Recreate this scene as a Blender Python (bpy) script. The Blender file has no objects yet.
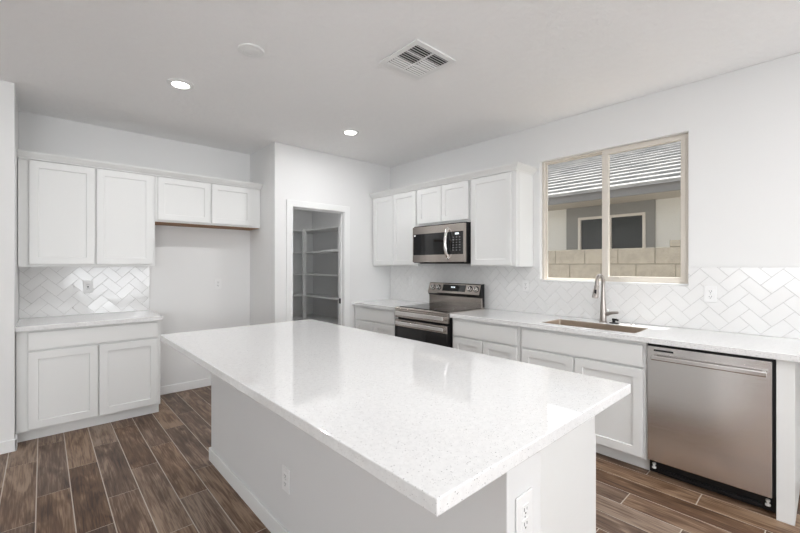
import bpy, bmesh, math, random
from mathutils import Vector, Matrix
random.seed(7)
scn = bpy.context.scene
COL = scn.collection

# ------------------------------------------------------------ camera
cam_d = bpy.data.cameras.new('camera'); cam = bpy.data.objects.new('camera', cam_d); COL.objects.link(cam)
cam.location = (0, 0, 1.3877)
cam.rotation_euler = (math.radians(90), 0, math.radians(-42.3358))
cam_d.sensor_width = 36; cam_d.lens = 392.27 * 36 / 800
cam_d.shift_y = -1.56 / 800
cam_d.clip_start = 0.02; cam_d.clip_end = 200
scn.camera = cam

# ------------------------------------------------------------ light and exposure
w = bpy.data.worlds.new('sky'); scn.world = w; w.use_nodes = True
nt = w.node_tree; bg = nt.nodes['Background']
sky = nt.nodes.new('ShaderNodeTexSky'); sky.sky_type = 'NISHITA'; sky.sun_disc = False
sky.sun_elevation = math.radians(62); sky.sun_rotation = math.radians(90)
hs_ = nt.nodes.new('ShaderNodeHueSaturation'); hs_.inputs['Saturation'].default_value = 0.22
nt.links.new(sky.outputs[0], hs_.inputs['Color']); nt.links.new(hs_.outputs[0], bg.inputs[0]); bg.inputs[1].default_value = 0.165
def lamp(name, kind, loc, energy, color=(1, 1, 1), **k):
    d = bpy.data.lights.new(name, kind); d.energy = energy; d.color = color
    for a, b in k.items(): setattr(d, a, b)
    o = bpy.data.objects.new(name, d); COL.objects.link(o); o.location = loc
    return o
sun = lamp('sun', 'SUN', (8, 0, 12), 6.2, (1.0, 0.975, 0.94), angle=0.009)
sun.rotation_euler = Vector((-0.34, 0.06, -1.0)).to_track_quat('-Z', 'Y').to_euler()
def win_light(name, loc, sx, sy, e, d, color=(0.94, 0.967, 1.0)):
    o = lamp(name, 'AREA', loc, e, color, shape='RECTANGLE', size=sx, size_y=sy)
    o.rotation_euler = Vector(d).to_track_quat('-Z', 'Z').to_euler()
    return o
win_light('patio_door_daylight', (1.55, -3.56, 1.08), 1.75, 2.0, 28, (0, 1, 1.2))
win_light('rear_window_daylight', (-2.1, -3.56, 1.45), 2.3, 1.4, 68, (0, 1, 1.2))
win_light('side_window_daylight', (-4.56, 0.4, 1.45), 2.3, 1.4, 14, (1, 0.3, 2.0))
scn.view_settings.view_transform = 'Standard'; scn.view_settings.look = 'None'
scn.view_settings.exposure = 1.10; scn.view_settings.gamma = 1
scn.view_settings.use_curve_mapping = False

# ------------------------------------------------------------ materials
def mat(name, col, rough=0.5, metal=0.0, spec=0.5, **k):
    m = bpy.data.materials.new(name); m.use_nodes = True
    b = m.node_tree.nodes['Principled BSDF']
    b.inputs['Base Color'].default_value = (*col, 1); b.inputs['Roughness'].default_value = rough
    b.inputs['Metallic'].default_value = metal; b.inputs['Specular IOR Level'].default_value = spec
    for a, v in k.items(): b.inputs[a.replace('_', ' ')].default_value = v
    return m
def N(m, t, **k):
    n = m.node_tree.nodes.new(t)
    for a, v in k.items(): setattr(n, a, v)
    return n
def lk(m, a, b): m.node_tree.links.new(a, b)
def coords(m, scale=(1, 1, 1)):
    g = N(m, 'ShaderNodeNewGeometry'); mp = N(m, 'ShaderNodeMapping'); mp.inputs['Scale'].default_value = scale
    lk(m, g.outputs['Position'], mp.inputs['Vector']); return mp.outputs[0]
def bump(m, scale, strength, dist=0.002, detail=3, sc=(1, 1, 1), thresh=None):
    b = m.node_tree.nodes['Principled BSDF']
    n = N(m, 'ShaderNodeTexNoise'); n.inputs['Scale'].default_value = scale; n.inputs['Detail'].default_value = detail
    lk(m, coords(m, sc), n.inputs['Vector']); out = n.outputs[0]
    if thresh:
        r = N(m, 'ShaderNodeMapRange'); r.inputs[1].default_value = thresh[0]; r.inputs[2].default_value = thresh[1]
        lk(m, out, r.inputs[0]); out = r.outputs[0]
    bp = N(m, 'ShaderNodeBump'); bp.inputs['Strength'].default_value = strength; bp.inputs['Distance'].default_value = dist
    lk(m, out, bp.inputs['Height']); lk(m, bp.outputs[0], b.inputs['Normal'])
    return m
def tint_noise(m, c0, c1, scale, sc=(1, 1, 1), lo=0.35, hi=0.65, detail=4):
    b = m.node_tree.nodes['Principled BSDF']
    n = N(m, 'ShaderNodeTexNoise'); n.inputs['Scale'].default_value = scale; n.inputs['Detail'].default_value = detail
    lk(m, coords(m, sc), n.inputs['Vector'])
    r = N(m, 'ShaderNodeValToRGB'); r.color_ramp.elements[0].position = lo; r.color_ramp.elements[1].position = hi
    r.color_ramp.elements[0].color = (*c0, 1); r.color_ramp.elements[1].color = (*c1, 1)
    lk(m, n.outputs[0], r.inputs[0]); lk(m, r.outputs[0], b.inputs['Base Color'])
    return m
M = {}
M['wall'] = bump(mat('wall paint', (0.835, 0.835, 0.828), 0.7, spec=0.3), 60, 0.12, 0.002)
M['ceil'] = bump(mat('ceiling paint', (0.95, 0.948, 0.945), 0.85, spec=0.2), 22, 0.35, 0.004, 4, thresh=(0.42, 0.6))
M['trim'] = bump(mat('trim paint', (0.88, 0.885, 0.878), 0.4), 30, 0.02)
M['cab'] = bump(mat('cabinet paint', (0.84, 0.845, 0.832), 0.38), 40, 0.03)
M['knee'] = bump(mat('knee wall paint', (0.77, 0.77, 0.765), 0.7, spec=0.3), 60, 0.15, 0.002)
M['raw'] = tint_noise(mat('raw cabinet plywood', (0.3, 0.15, 0.07), 0.7), (0.22, 0.11, 0.05), (0.36, 0.2, 0.1), 6, (1, 14, 14))
M['vinyl'] = bump(mat('tan vinyl', (0.71, 0.66, 0.59), 0.45), 30, 0.02)
M['tile'] = bump(mat('glazed white tile', (0.85, 0.848, 0.84), 0.10, spec=0.8), 14, 0.10, 0.003, 2)
M['grout'] = bump(mat('tile grout', (0.50, 0.49, 0.475), 0.9), 200, 0.2)
M['black'] = bump(mat('black plastic', (0.010, 0.010, 0.011), 0.35, spec=0.3), 80, 0.03)
M['glassblk'] = bump(mat('black appliance glass', (0.008, 0.008, 0.009), 0.05, spec=0.6), 3, 0.005)
M['plate'] = bump(mat('white device plastic', (0.86, 0.86, 0.855), 0.3), 40, 0.01)
M['dark'] = bump(mat('dark slot', (0.02, 0.02, 0.02), 0.7), 40, 0.02)
M['grey'] = bump(mat('printed grey', (0.24, 0.24, 0.25), 0.5), 40, 0.02)
M['chrome'] = bump(mat('bright brushed steel', (0.82, 0.80, 0.785), 0.2, 1.0), 60, 0.02)
def steel(name, col, sc, rough=0.3, bs=0.05):
    m = mat(name, col, rough, 1.0)
    b = m.node_tree.nodes['Principled BSDF']
    n = N(m, 'ShaderNodeTexNoise'); n.inputs['Scale'].default_value = 1.0; n.inputs['Detail'].default_value = 3
    lk(m, coords(m, sc), n.inputs['Vector'])
    r = N(m, 'ShaderNodeMapRange'); r.inputs[3].default_value = rough - 0.07; r.inputs[4].default_value = rough + 0.08
    lk(m, n.outputs[0], r.inputs[0]); lk(m, r.outputs[0], b.inputs['Roughness'])
    bp = N(m, 'ShaderNodeBump'); bp.inputs['Strength'].default_value = bs; bp.inputs['Distance'].default_value = 0.001
    lk(m, n.outputs[0], bp.inputs['Height']); lk(m, bp.outputs[0], b.inputs['Normal'])
    return m
M['steel'] = steel('brushed stainless steel', (0.50, 0.452, 0.415), (3, 3, 400), 0.19, 0.1)
M['steelv'] = steel('brushed dishwasher steel', (0.86, 0.843, 0.832), (2, 2, 300), 0.22, 0.12)
M['sink'] = steel('satin sink steel', (0.66, 0.58, 0.50), (200, 3, 3), 0.34)
M['nickel'] = bump(mat('brushed nickel', (0.42, 0.385, 0.36), 0.28, 1.0), 60, 0.02)
def emis(name, col, s):
    m = mat(name, (0.8, 0.8, 0.8), 0.5); b = m.node_tree.nodes['Principled BSDF']
    n = N(m, 'ShaderNodeTexNoise'); n.inputs['Scale'].default_value = 2
    b.inputs['Emission Color'].default_value = (*col, 1); b.inputs['Emission Strength'].default_value = s
    return m
M['led'] = emis('lit lamp diffuser', (1.0, 0.97, 0.92), 9)
M['digit'] = emis('lit display digits', (0.8, 0.95, 1.0), 0.55)
# quartz: white with scattered grey flecks
def quartz():
    m = mat('white quartz', (0.82, 0.82, 0.81), 0.035, spec=0.5)
    b = m.node_tree.nodes['Principled BSDF']; c = coords(m)
    cur = None
    base = N(m, 'ShaderNodeTexNoise'); base.inputs['Scale'].default_value = 60; base.inputs['Detail'].default_value = 3; lk(m, c, base.inputs['Vector'])
    br = N(m, 'ShaderNodeValToRGB'); br.color_ramp.elements[0].color = (0.81, 0.81, 0.805, 1); br.color_ramp.elements[1].color = (0.875, 0.875, 0.87, 1)
    br.color_ramp.elements[0].position = .3; br.color_ramp.elements[1].position = .7
    lk(m, base.outputs[0], br.inputs[0]); cur = br.outputs[0]
    for sc, th, colr in ((250, 0.17, (0.55, 0.55, 0.56)), (130, 0.115, (0.24, 0.235, 0.23)), (195, 0.125, (0.42, 0.40, 0.38))):
        v = N(m, 'ShaderNodeTexVoronoi'); v.inputs['Scale'].default_value = sc; lk(m, c, v.inputs['Vector'])
        lt = N(m, 'ShaderNodeMath', operation='LESS_THAN'); lk(m, v.outputs['Distance'], lt.inputs[0]); lt.inputs[1].default_value = th * 1.6
        sep = N(m, 'ShaderNodeSeparateColor'); lk(m, v.outputs['Color'], sep.inputs[0])
        gt = N(m, 'ShaderNodeMath', operation='GREATER_THAN'); lk(m, sep.outputs[0], gt.inputs[0]); gt.inputs[1].default_value = 0.84
        mu = N(m, 'ShaderNodeMath', operation='MULTIPLY'); lk(m, lt.outputs[0], mu.inputs[0]); lk(m, gt.outputs[0], mu.inputs[1])
        mx = N(m, 'ShaderNodeMix', data_type='RGBA'); lk(m, mu.outputs[0], mx.inputs[0]); lk(m, cur, mx.inputs[6]); mx.inputs[7].default_value = (*colr, 1)
        cur = mx.outputs[2]
    lk(m, cur, b.inputs['Base Color'])
    return m
M['quartz'] = quartz()
# wood-look plank tile; 'rnd' is a per-plank colour attribute
def planks():
    m = mat('wood look plank tile', (0.2, 0.13, 0.09), 0.33, spec=0.30)
    b = m.node_tree.nodes['Principled BSDF']
    g = N(m, 'ShaderNodeNewGeometry'); at = N(m, 'ShaderNodeAttribute', attribute_name='rnd')
    sc = N(m, 'ShaderNodeVectorMath', operation='MULTIPLY'); lk(m, at.outputs['Color'], sc.inputs[0]); sc.inputs[1].default_value = (31, 47, 23)
    ad = N(m, 'ShaderNodeVectorMath', operation='ADD'); lk(m, g.outputs['Position'], ad.inputs[0]); lk(m, sc.outputs[0], ad.inputs[1])
    def noise(scale, stretch, detail, dist=0.0):
        mp = N(m, 'ShaderNodeMapping'); mp.inputs['Scale'].default_value = stretch; lk(m, ad.outputs[0], mp.inputs[0])
        n = N(m, 'ShaderNodeTexNoise'); n.inputs['Scale'].default_value = scale; n.inputs['Detail'].default_value = detail
        n.inputs['Distortion'].default_value = dist; lk(m, mp.outputs[0], n.inputs['Vector']); return n.outputs[0]
    n1 = noise(4, (3.2, 0.55, 1), 6, 1.6); n2 = noise(10, (12, 0.45, 1), 8, 0.8); n3 = noise(2.5, (1.5, 0.5, 1), 2)
    s = N(m, 'ShaderNodeSeparateColor'); lk(m, at.outputs['Color'], s.inputs[0])
    def mad(a, f, c):
        x = N(m, 'ShaderNodeMath', operation='MULTIPLY_ADD'); lk(m, a, x.inputs[0]); x.inputs[1].default_value = f
        if isinstance(c, float): x.inputs[2].default_value = c
        else: lk(m, c, x.inputs[2])
        return x.outputs[0]
    v = mad(n1, 0.85, -0.32); v = mad(n2, 0.80, v); v = mad(s.outputs[0], 0.28, v); v = mad(n3, 0.3, v); v = mad(s.outputs[1], 0.0, v)
    r = N(m, 'ShaderNodeValToRGB'); e = r.color_ramp.elements
    e[0].position = 0.36; e[0].color = (0.022, 0.013, 0.009, 1); e[1].position = 1.0; e[1].color = (0.34, 0.25, 0.185, 1)
    x = e.new(0.55); x.color = (0.075, 0.043, 0.028, 1); x = e.new(0.76); x.color = (0.155, 0.098, 0.067, 1)
    mpk = N(m, 'ShaderNodeMapping'); mpk.inputs['Scale'].default_value = (7.0, 3.2, 1); lk(m, ad.outputs[0], mpk.inputs[0])
    vo = N(m, 'ShaderNodeTexVoronoi'); vo.inputs['Scale'].default_value = 1.0; lk(m, mpk.outputs[0], vo.inputs['Vector'])
    kn = N(m, 'ShaderNodeMapRange'); kn.inputs[1].default_value = 0.03; kn.inputs[2].default_value = 0.17; kn.inputs[3].default_value = -0.38; kn.inputs[4].default_value = 0.0
    lk(m, vo.outputs['Distance'], kn.inputs[0])
    sp = N(m, 'ShaderNodeSeparateColor'); lk(m, vo.outputs['Color'], sp.inputs[0])
    gk = N(m, 'ShaderNodeMath', operation='GREATER_THAN'); lk(m, sp.outputs[0], gk.inputs[0]); gk.inputs[1].default_value = 0.6
    mk = N(m, 'ShaderNodeMath', operation='MULTIPLY_ADD'); lk(m, kn.outputs[0], mk.inputs[0]); lk(m, gk.outputs[0], mk.inputs[1]); lk(m, v, mk.inputs[2])
    lk(m, mk.outputs[0], r.inputs[0])
    hs = N(m, 'ShaderNodeHueSaturation'); lk(m, r.outputs[0], hs.inputs['Color'])
    sa = mad(s.outputs[2], 0.3, 0.95); lk(m, sa, hs.inputs['Saturation'])
    lk(m, hs.outputs[0], b.inputs['Base Color'])
    rr = N(m, 'ShaderNodeMapRange'); rr.inputs[3].default_value = 0.32; rr.inputs[4].default_value = 0.5; lk(m, n2, rr.inputs[0]); lk(m, rr.outputs[0], b.inputs['Roughness'])
    bp = N(m, 'ShaderNodeBump'); bp.inputs['Strength'].default_value = 0.15; bp.inputs['Distance'].default_value = 0.002
    lk(m, n2, bp.inputs['Height']); lk(m, bp.outputs[0], b.inputs['Normal'])
    return m
M['plank'] = planks()
M['fgrout'] = bump(mat('floor grout', (0.58, 0.52, 0.45), 0.9), 150, 0.2)
def pane_mat():
    m = bpy.data.materials.new('clear window glass'); m.use_nodes = True; t = m.node_tree; t.nodes.clear()
    o = t.nodes.new('ShaderNodeOutputMaterial'); mx = t.nodes.new('ShaderNodeMixShader'); tr = t.nodes.new('ShaderNodeBsdfTransparent')
    gl = t.nodes.new('ShaderNodeBsdfGlossy'); lw = t.nodes.new('ShaderNodeLayerWeight'); lw.inputs[0].default_value = 0.5
    pw_ = t.nodes.new('ShaderNodeMath'); pw_.operation = 'POWER'; pw_.inputs[1].default_value = 5; t.links.new(lw.outputs['Facing'], pw_.inputs[0])
    fr = t.nodes.new('ShaderNodeMath'); fr.operation = 'MULTIPLY_ADD'; fr.inputs[1].default_value = 0.90; fr.inputs[2].default_value = 0.04; t.links.new(pw_.outputs[0], fr.inputs[0])
    gl.inputs['Roughness'].default_value = 0.0; tr.inputs[0].default_value = (0.965, 0.97, 0.965, 1)
    t.links.new(fr.outputs[0], mx.inputs[0]); t.links.new(tr.outputs[0], mx.inputs[1]); t.links.new(gl.outputs[0], mx.inputs[2]); t.links.new(mx.outputs[0], o.inputs[0])
    return m
M['pane'] = pane_mat()
M['stucco'] = bump(mat('cream stucco', (0.80, 0.785, 0.74), 0.9, spec=0.1), 40, 0.5, 0.01)
M['stucco_shade'] = bump(mat('recess shade stucco', (0.30, 0.295, 0.28), 0.9, spec=0.1), 40, 0.5, 0.01)  # dark grey holds the shade of the neighbour's recessed wall
M['fascia'] = bump(mat('grey fascia paint', (0.20, 0.195, 0.19), 0.7), 30, 0.1)
M['soffit'] = bump(mat('soffit paint', (0.58, 0.54, 0.48), 0.8), 30, 0.1)
M['rooftile'] = tint_noise(mat('concrete roof tile', (0.5, 0.5, 0.5), 0.9, spec=0.1), (0.25, 0.25, 0.245), (0.36, 0.35, 0.34), 3)
M['block'] = tint_noise(bump(mat('tan block', (0.4, 0.36, 0.28), 0.95, spec=0.1), 60, 0.4, 0.006), (0.32, 0.295, 0.25), (0.385, 0.355, 0.30), 14)
M['mortar'] = bump(mat('block mortar', (0.24, 0.22, 0.18), 0.95), 60, 0.4)
M['dirt'] = tint_noise(mat('gravel ground', (0.4, 0.34, 0.28), 0.95), (0.32, 0.27, 0.22), (0.5, 0.44, 0.37), 40)
M['blind'] = bump(mat('dark house glass', (0.03, 0.035, 0.035), 0.08), 3, 0.02)

# ------------------------------------------------------------ mesh helpers
class MB:
    def __init__(self): self.bm = bmesh.new()
    def box(self, x0, x1, y0, y1, z0, z1):
        x0, x1 = sorted((x0, x1)); y0, y1 = sorted((y0, y1)); z0, z1 = sorted((z0, z1))
        v = [self.bm.verts.new(p) for p in ((x0,y0,z0),(x1,y0,z0),(x1,y1,z0),(x0,y1,z0),(x0,y0,z1),(x1,y0,z1),(x1,y1,z1),(x0,y1,z1))]
        for f in ((0,3,2,1),(4,5,6,7),(0,1,5,4),(1,2,6,5),(2,3,7,6),(3,0,4,7)): self.bm.faces.new([v[i] for i in f])
        return self
    def prism(self, pts, a, b, axis='Y'):
        """closed outline pts (two coordinates) swept from a to b along axis"""
        def P(p, t): return {'X': (t, p[0], p[1]), 'Y': (p[0], t, p[1]), 'Z': (p[0], p[1], t)}[axis]
        A = [self.bm.verts.new(P(p, a)) for p in pts]; B = [self.bm.verts.new(P(p, b)) for p in pts]
        n = len(pts); self.bm.faces.new(A); self.bm.faces.new(B[::-1])
        for i in range(n): self.bm.faces.new((A[i], A[(i+1) % n], B[(i+1) % n], B[i]))
        return self
    def grid(self, us, vs, skip, w0, w1, P):
        """slab over the grid us x vs with cells left out; P(u,v,w) -> point"""
        V = {}
        def g(i, j, k):
            if (i, j, k) not in V: V[(i, j, k)] = self.bm.verts.new(P(us[i], vs[j], (w0, w1)[k]))
            return V[(i, j, k)]
        nu, nv = len(us) - 1, len(vs) - 1
        solid = lambda i, j: 0 <= i < nu and 0 <= j < nv and (i, j) not in skip
        for i in range(nu):
            for j in range(nv):
                if not solid(i, j): continue
                for k in (0, 1):
                    self.bm.faces.new((g(i,j,k), g(i+1,j,k), g(i+1,j+1,k), g(i,j+1,k)))
                for (di, dj, a, b) in ((-1,0,(i,j),(i,j+1)), (1,0,(i+1,j),(i+1,j+1)), (0,-1,(i,j),(i+1,j)), (0,1,(i,j+1),(i+1,j+1))):
                    if not solid(i+di, j+dj): self.bm.faces.new((g(*a,0), g(*b,0), g(*b,1), g(*a,1)))
        return self
    def lathe(self, prof, c, axis=(0, 0, 1), seg=32, cap=True):
        """prof: list of (radius, height) along axis from c"""
        q = Vector(axis).to_track_quat('Z', 'Y'); c = Vector(c); rings = []
        for r, h in prof:
            rings.append([self.bm.verts.new(c + q @ Vector((r*math.cos(2*math.pi*i/seg), r*math.sin(2*math.pi*i/seg), h))) for i in range(seg)])
        for a, b in zip(rings, rings[1:]):
            for i in range(seg): self.bm.faces.new((a[i], a[(i+1) % seg], b[(i+1) % seg], b[i]))
        if cap: self.bm.faces.new(rings[0][::-1]); self.bm.faces.new(rings[-1])
        return self
    def tube(self, pts, rad, seg=16, sq=None):
        """tube through pts; rad a number or one radius per point; sq=(a,b) gives an elliptical section"""
        pts = [Vector(p) for p in pts]; n = len(pts); rad = [rad]*n if not hasattr(rad, '__len__') else rad
        rings = []; up = None
        for i, p in enumerate(pts):
            t = (pts[min(i+1, n-1)] - pts[max(i-1, 0)]).normalized()
            if up is None: up = t.orthogonal().normalized()
            up = (up - t * up.dot(t)).normalized(); s = t.cross(up)
            a, b = sq or (1, 1)
            rings.append([self.bm.verts.new(p + rad[i]*(a*math.cos(2*math.pi*j/seg)*up + b*math.sin(2*math.pi*j/seg)*s)) for j in range(seg)])
        for a, b in zip(rings, rings[1:]):
            for i in range(seg): self.bm.faces.new((a[i], a[(i+1) % seg], b[(i+1) % seg], b[i]))
        self.bm.faces.new(rings[0][::-1]); self.bm.faces.new(rings[-1])
        return self
    def build(self, name, m, parent=None, bevel=0.0, smooth=False, seg=2, label=None):
        org = Vector((0, 0, 0))
        if parent is not None:
            q = parent
            while q is not None: org += q.location; q = q.parent
            if org.length: bmesh.ops.translate(self.bm, vec=-org, verts=self.bm.verts)
        else:
            lo = [min(v.co[i] for v in self.bm.verts) for i in range(3)]; hi = [max(v.co[i] for v in self.bm.verts) for i in range(3)]
            org = Vector(((lo[0]+hi[0])/2, (lo[1]+hi[1])/2, lo[2]))
            bmesh.ops.translate(self.bm, vec=-org, verts=self.bm.verts)
        bmesh.ops.recalc_face_normals(self.bm, faces=self.bm.faces)
        me = bpy.data.meshes.new(name); self.bm.to_mesh(me); self.bm.free()
        if smooth:
            for p in me.polygons: p.use_smooth = True
            me.set_sharp_from_angle(angle=math.radians(35))
        me.materials.append(m); o = bpy.data.objects.new(name, me); COL.objects.link(o)
        if parent is not None: o.parent = parent
        else: o.location = org
        if bevel:
            b = o.modifiers.new('bevel', 'BEVEL'); b.width = bevel; b.segments = seg; b.limit_method = 'ANGLE'; b.angle_limit = math.radians(40)
        if label: o['label'] = label
        return o
def thing(name, label, cat, loc, group=None):
    o = bpy.data.objects.new(name, None); COL.objects.link(o); o.location = loc; o.empty_display_size = 0.1
    o['label'] = label; o['category'] = cat
    if group: o['group'] = group
    return o
def tag(o, label, cat, group=None):
    o['label'] = label; o['category'] = cat
    if group: o['group'] = group
    return o
def struct(o): o['kind'] = 'structure'; return o

# ------------------------------------------------------------ room
XR, YP, YB, XC, XL, YS, ZC = 3.5697, 4.1185, 4.814, 1.888, -0.155, 4.100, 2.745
WY0, WY1, WZ0, WZ1 = 0.717, 1.90, 1.233, 2.39
RX = lambda u, v, t: (t, u, v)       # slab in a wall that faces X
RY = lambda u, v, t: (u, t, v)       # slab in a wall that faces Y
# floor: grout bed and planks in one object
b = MB(); b.box(-4.6, 3.7, -3.6, 6.4, -0.06, -0.0012); fl = struct(b.build('floor', M['fgrout']))
P, L, G = 0.1569, 0.889, 0.0046
bm = bmesh.new(); lay = bm.loops.layers.float_color.new('rnd')
k0 = int((-4.6 - 0.286) / P) - 1; k1 = int((3.6 - 0.286) / P) + 2
for k in range(k0, k1):
    xa, xb = 0.286 + P*k + G/2, 0.286 + P*(k+1) - G/2
    off = 3.785 + (L/3)*k
    j0 = int((-3.6 - off) / L) - 1; j1 = int((6.4 - off) / L) + 2
    for j in range(j0, j1):
        ya, yb = max(off + L*j + G/2, -3.6), min(off + L*(j+1) - G/2, 6.4)
        if yb - ya < 0.01: continue
        x0, x1 = max(xa, -4.6), min(xb, 3.65)
        if x1 - x0 < 0.01: continue
        e = 0.0008; c = (random.random(), random.random(), random.random(), 1)
        lo = [bm.verts.new(p) for p in ((x0,ya,-0.002),(x1,ya,-0.002),(x1,yb,-0.002),(x0,yb,-0.002))]
        hi = [bm.verts.new(p) for p in ((x0+e,ya+e,0),(x1-e,ya+e,0),(x1-e,yb-e,0),(x0+e,yb-e,0))]
        fs = [bm.faces.new(hi)] + [bm.faces.new((lo[i], lo[(i+1)%4], hi[(i+1)%4], hi[i])) for i in range(4)]
        for f in fs:
            for l in f.loops: l[lay] = c
bmesh.ops.translate(bm, vec=-fl.location, verts=bm.verts)
me = bpy.data.meshes.new('floor_planks'); bm.to_mesh(me); bm.free(); me.materials.append(M['plank'])
po = bpy.data.objects.new('floor_planks', me); COL.objects.link(po); po.parent = fl

struct(MB().box(-4.62, 3.72, -3.62, 6.4, ZC, ZC+0.15).build('ceiling', M['ceil']))
struct(MB().grid([-3.62, WY0, WY1, 6.37], [-0.06, WZ0, WZ1, ZC], {(1,1)}, XR, XR+0.15, RX).build('wall_right', M['wall'], bevel=0.004))
struct(MB().grid([XC, 2.08, 2.82, XR], [-0.002, 2.07, ZC], {(1,0)}, YP, YP+0.12, RY).build('wall_pantry_front', M['wall'], bevel=0.004))
struct(MB().box(XC, XC+0.115, YP+0.12, 6.25, -0.002, ZC).build('wall_pantry_left', M['wall']))
struct(MB().box(XC, XR, 6.25, 6.37, -0.002, ZC).build('wall_pantry_back', M['wall']))
struct(MB().box(XL-0.115, XC, YB, YB+0.12, -0.002, ZC).build('wall_back', M['wall']))
struct(MB().prism([(-4.5, YS), (XL, YS), (XL, YB), (XL-0.115, YB), (XL-0.115, YS+0.12), (-4.5, YS+0.12)], -0.002, ZC, 'Z').build('wall_left_return', M['wall'], bevel=0.004))
struct(MB().grid([-3.62, -0.75, 1.55, YS+0.12], [-0.002, 0.75, 2.15, ZC], {(1,1)}, -4.62, -4.5, RX).build('wall_left', M['wall']))
struct(MB().grid([-4.5, -3.25, -0.95, 0.65, 2.45, XR], [-0.002, 0.75, 2.11, 2.15, ZC], {(1,1),(1,2),(3,0),(3,1)}, -3.62, -3.5, RY).build('wall_rear', M['wall']))
# unseen windows behind the camera (light sources, seen as reflections)
def plain_window(name, us, vs, t, Pf, nd):
    o = struct(MB().grid([us[0], us[0]+.05, us[1]-.03, us[1]+.03, us[2]-.05, us[2]], [vs[0], vs[0]+.05, vs[1]-.05, vs[1]], {(1,1),(3,1)}, t-.02, t+.02, Pf).build(name, M['vinyl'], bevel=0.003))
    return o
plain_window('window_2', (-3.25, -2.1, -0.95), (0.75, 2.15), -3.53, RY, 0)
plain_window('door_2', (0.65, 1.55, 2.45), (0.0, 2.11), -3.53, RY, 0)
plain_window('window_3', (-0.75, 0.4, 1.55), (0.75, 2.15), -4.53, RX, 0)
# baseboards
def bb(name, pts):
    m = MB()
    for (x0, x1, y0, y1) in pts:
        m.box(x0, x1, y0, y1, 0.0, 0.09)
    return struct(m.build(name, M['trim'], bevel=0.004))
bb('baseboard_back', [(0.812, XC, YB-0.013, YB)])
bb('baseboard_pantry_return', [(XC-0.013, XC, YP-0.013, YB-0.013)])
bb('baseboard_pantry_front', [(XC-0.013, 2.025, YP-0.013, YP), (2.873, 2.95, YP-0.013, YP)])
bb('baseboard_left_return', [(-4.5, XL+0.013, YS-0.013, YS), (XL, XL+0.013, YS-0.013, 4.21)])
bb('baseboard_right', [(XR-0.013, XR, -3.5, 0.12)])
bb('baseboard_pantry_back', [(2.003, XR, 6.237, 6.25)])

# pantry doorway (cased opening, no leaf)
m = MB(); y0, y1 = YP-0.016, YP+0.0
m.prism([(2.022, 0), (2.098, 0), (2.098, 2.052), (2.802, 2.052), (2.802, 0), (2.876, 0), (2.876, 2.124), (2.022, 2.124)], y0, y1, 'Y')
d1 = struct(m.build('door_1', M['trim'], bevel=0.004))
m = MB(); m.prism([(2.08, 0), (2.104, 0), (2.104, 2.046), (2.796, 2.046), (2.796, 0), (2.82, 0), (2.82, 2.07), (2.08, 2.07)], YP-0.004, YP+0.124, 'Y')
m.box(2.104, 2.114, YP+0.045, YP+0.08, 0, 2.046); m.box(2.786, 2.796, YP+0.045, YP+0.08, 0, 2.046); m.box(2.104, 2.796, YP+0.045, YP+0.08, 2.036, 2.046)
m.build('door_jamb', M['trim'], d1, bevel=0.002)
MB().box(2.781, 2.7855, YP+0.05, YP+0.083, 0.90, 0.965).build('strike_plate', M['black'], d1, label='black metal strike plate')

# pantry shelving
shz = [1.962, 1.602, 1.24, 0.885, 0.51]
sh = thing('pantry_shelving', 'white L-shaped shelving fixed around the pantry corner behind the doorway', 'shelving', (3.2, 5.9, 0))
for z in shz:
    m = MB(); m.prism([(2.015, 5.88), (3.2, 5.88), (3.2, 4.30), (XR-0.004, 4.30), (XR-0.004, 6.233), (2.015, 6.233)], z-0.02, z, 'Z')
    m.build('shelf', M['trim'], sh, bevel=0.002)
MB().box(3.18, 3.24, 5.862, 5.90, 0.0, 1.98).build('corner_post', M['trim'], sh, bevel=0.002)
MB().box(2.015, XR-0.004, 6.215, 6.236, 0.1, 1.94).build('cleat', M['trim'], sh, bevel=0.002)
tag(MB().box(3.215, 3.5, 4.75, 5.35, 1.6025, 1.625).build('spare_board', M['trim'], bevel=0.002), 'short white board lying flat on the second pantry shelf from the top', 'board')

# ------------------------------------------------------------ kitchen window
win = struct(MB().grid([WY0+.001, WY0+0.024, WY1-0.024, WY1-.001], [WZ0+.001, WZ0+0.022, WZ1-0.016, WZ1-.001], {(1,1)}, XR+0.043, XR+0.113, RX).build('window_1', M['vinyl'], bevel=0.003))
def sash(y0, y1, z0, z1, x0, x1, wl, wr, wb, wt, name):
    s = MB().grid([y0, y0+wr, y1-wl, y1], [z0, z0+wb, z1-wt, z1], {(1,1)}, x0, x1, RX).build(name, M['vinyl'], win, bevel=0.003)
    MB().box((x0+x1)/2-0.003, (x0+x1)/2+0.003, y0+wr-.004, y1-wl+.004, z0+wb-.004, z1-wt+.004).build('pane', M['pane'], s)
    return s
sash(WY0+0.0235, 1.345, WZ0+0.0215, WZ1-0.0155, XR+0.041, XR+0.069, 0.050, 0.033, 0.036, 0.030, 'sliding_sash')
sash(1.300, WY1-0.0235, WZ0+0.0215, WZ1-0.0155, XR+0.072, XR+0.100, 0.010, 0.040, 0.010, 0.008, 'fixed_sash')
MB().box(XR+0.035, XR+0.042, 1.20, 1.26, WZ0+0.04, WZ0+0.056).build('latch', M['vinyl'], win, bevel=0.002)
MB().box(XR+0.002, XR+0.0425, WY0+.0005, WY1-.0005, WZ0+.0005, WZ0+0.012).build('window_sill', M['trim'], win, bevel=0.003)

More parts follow.
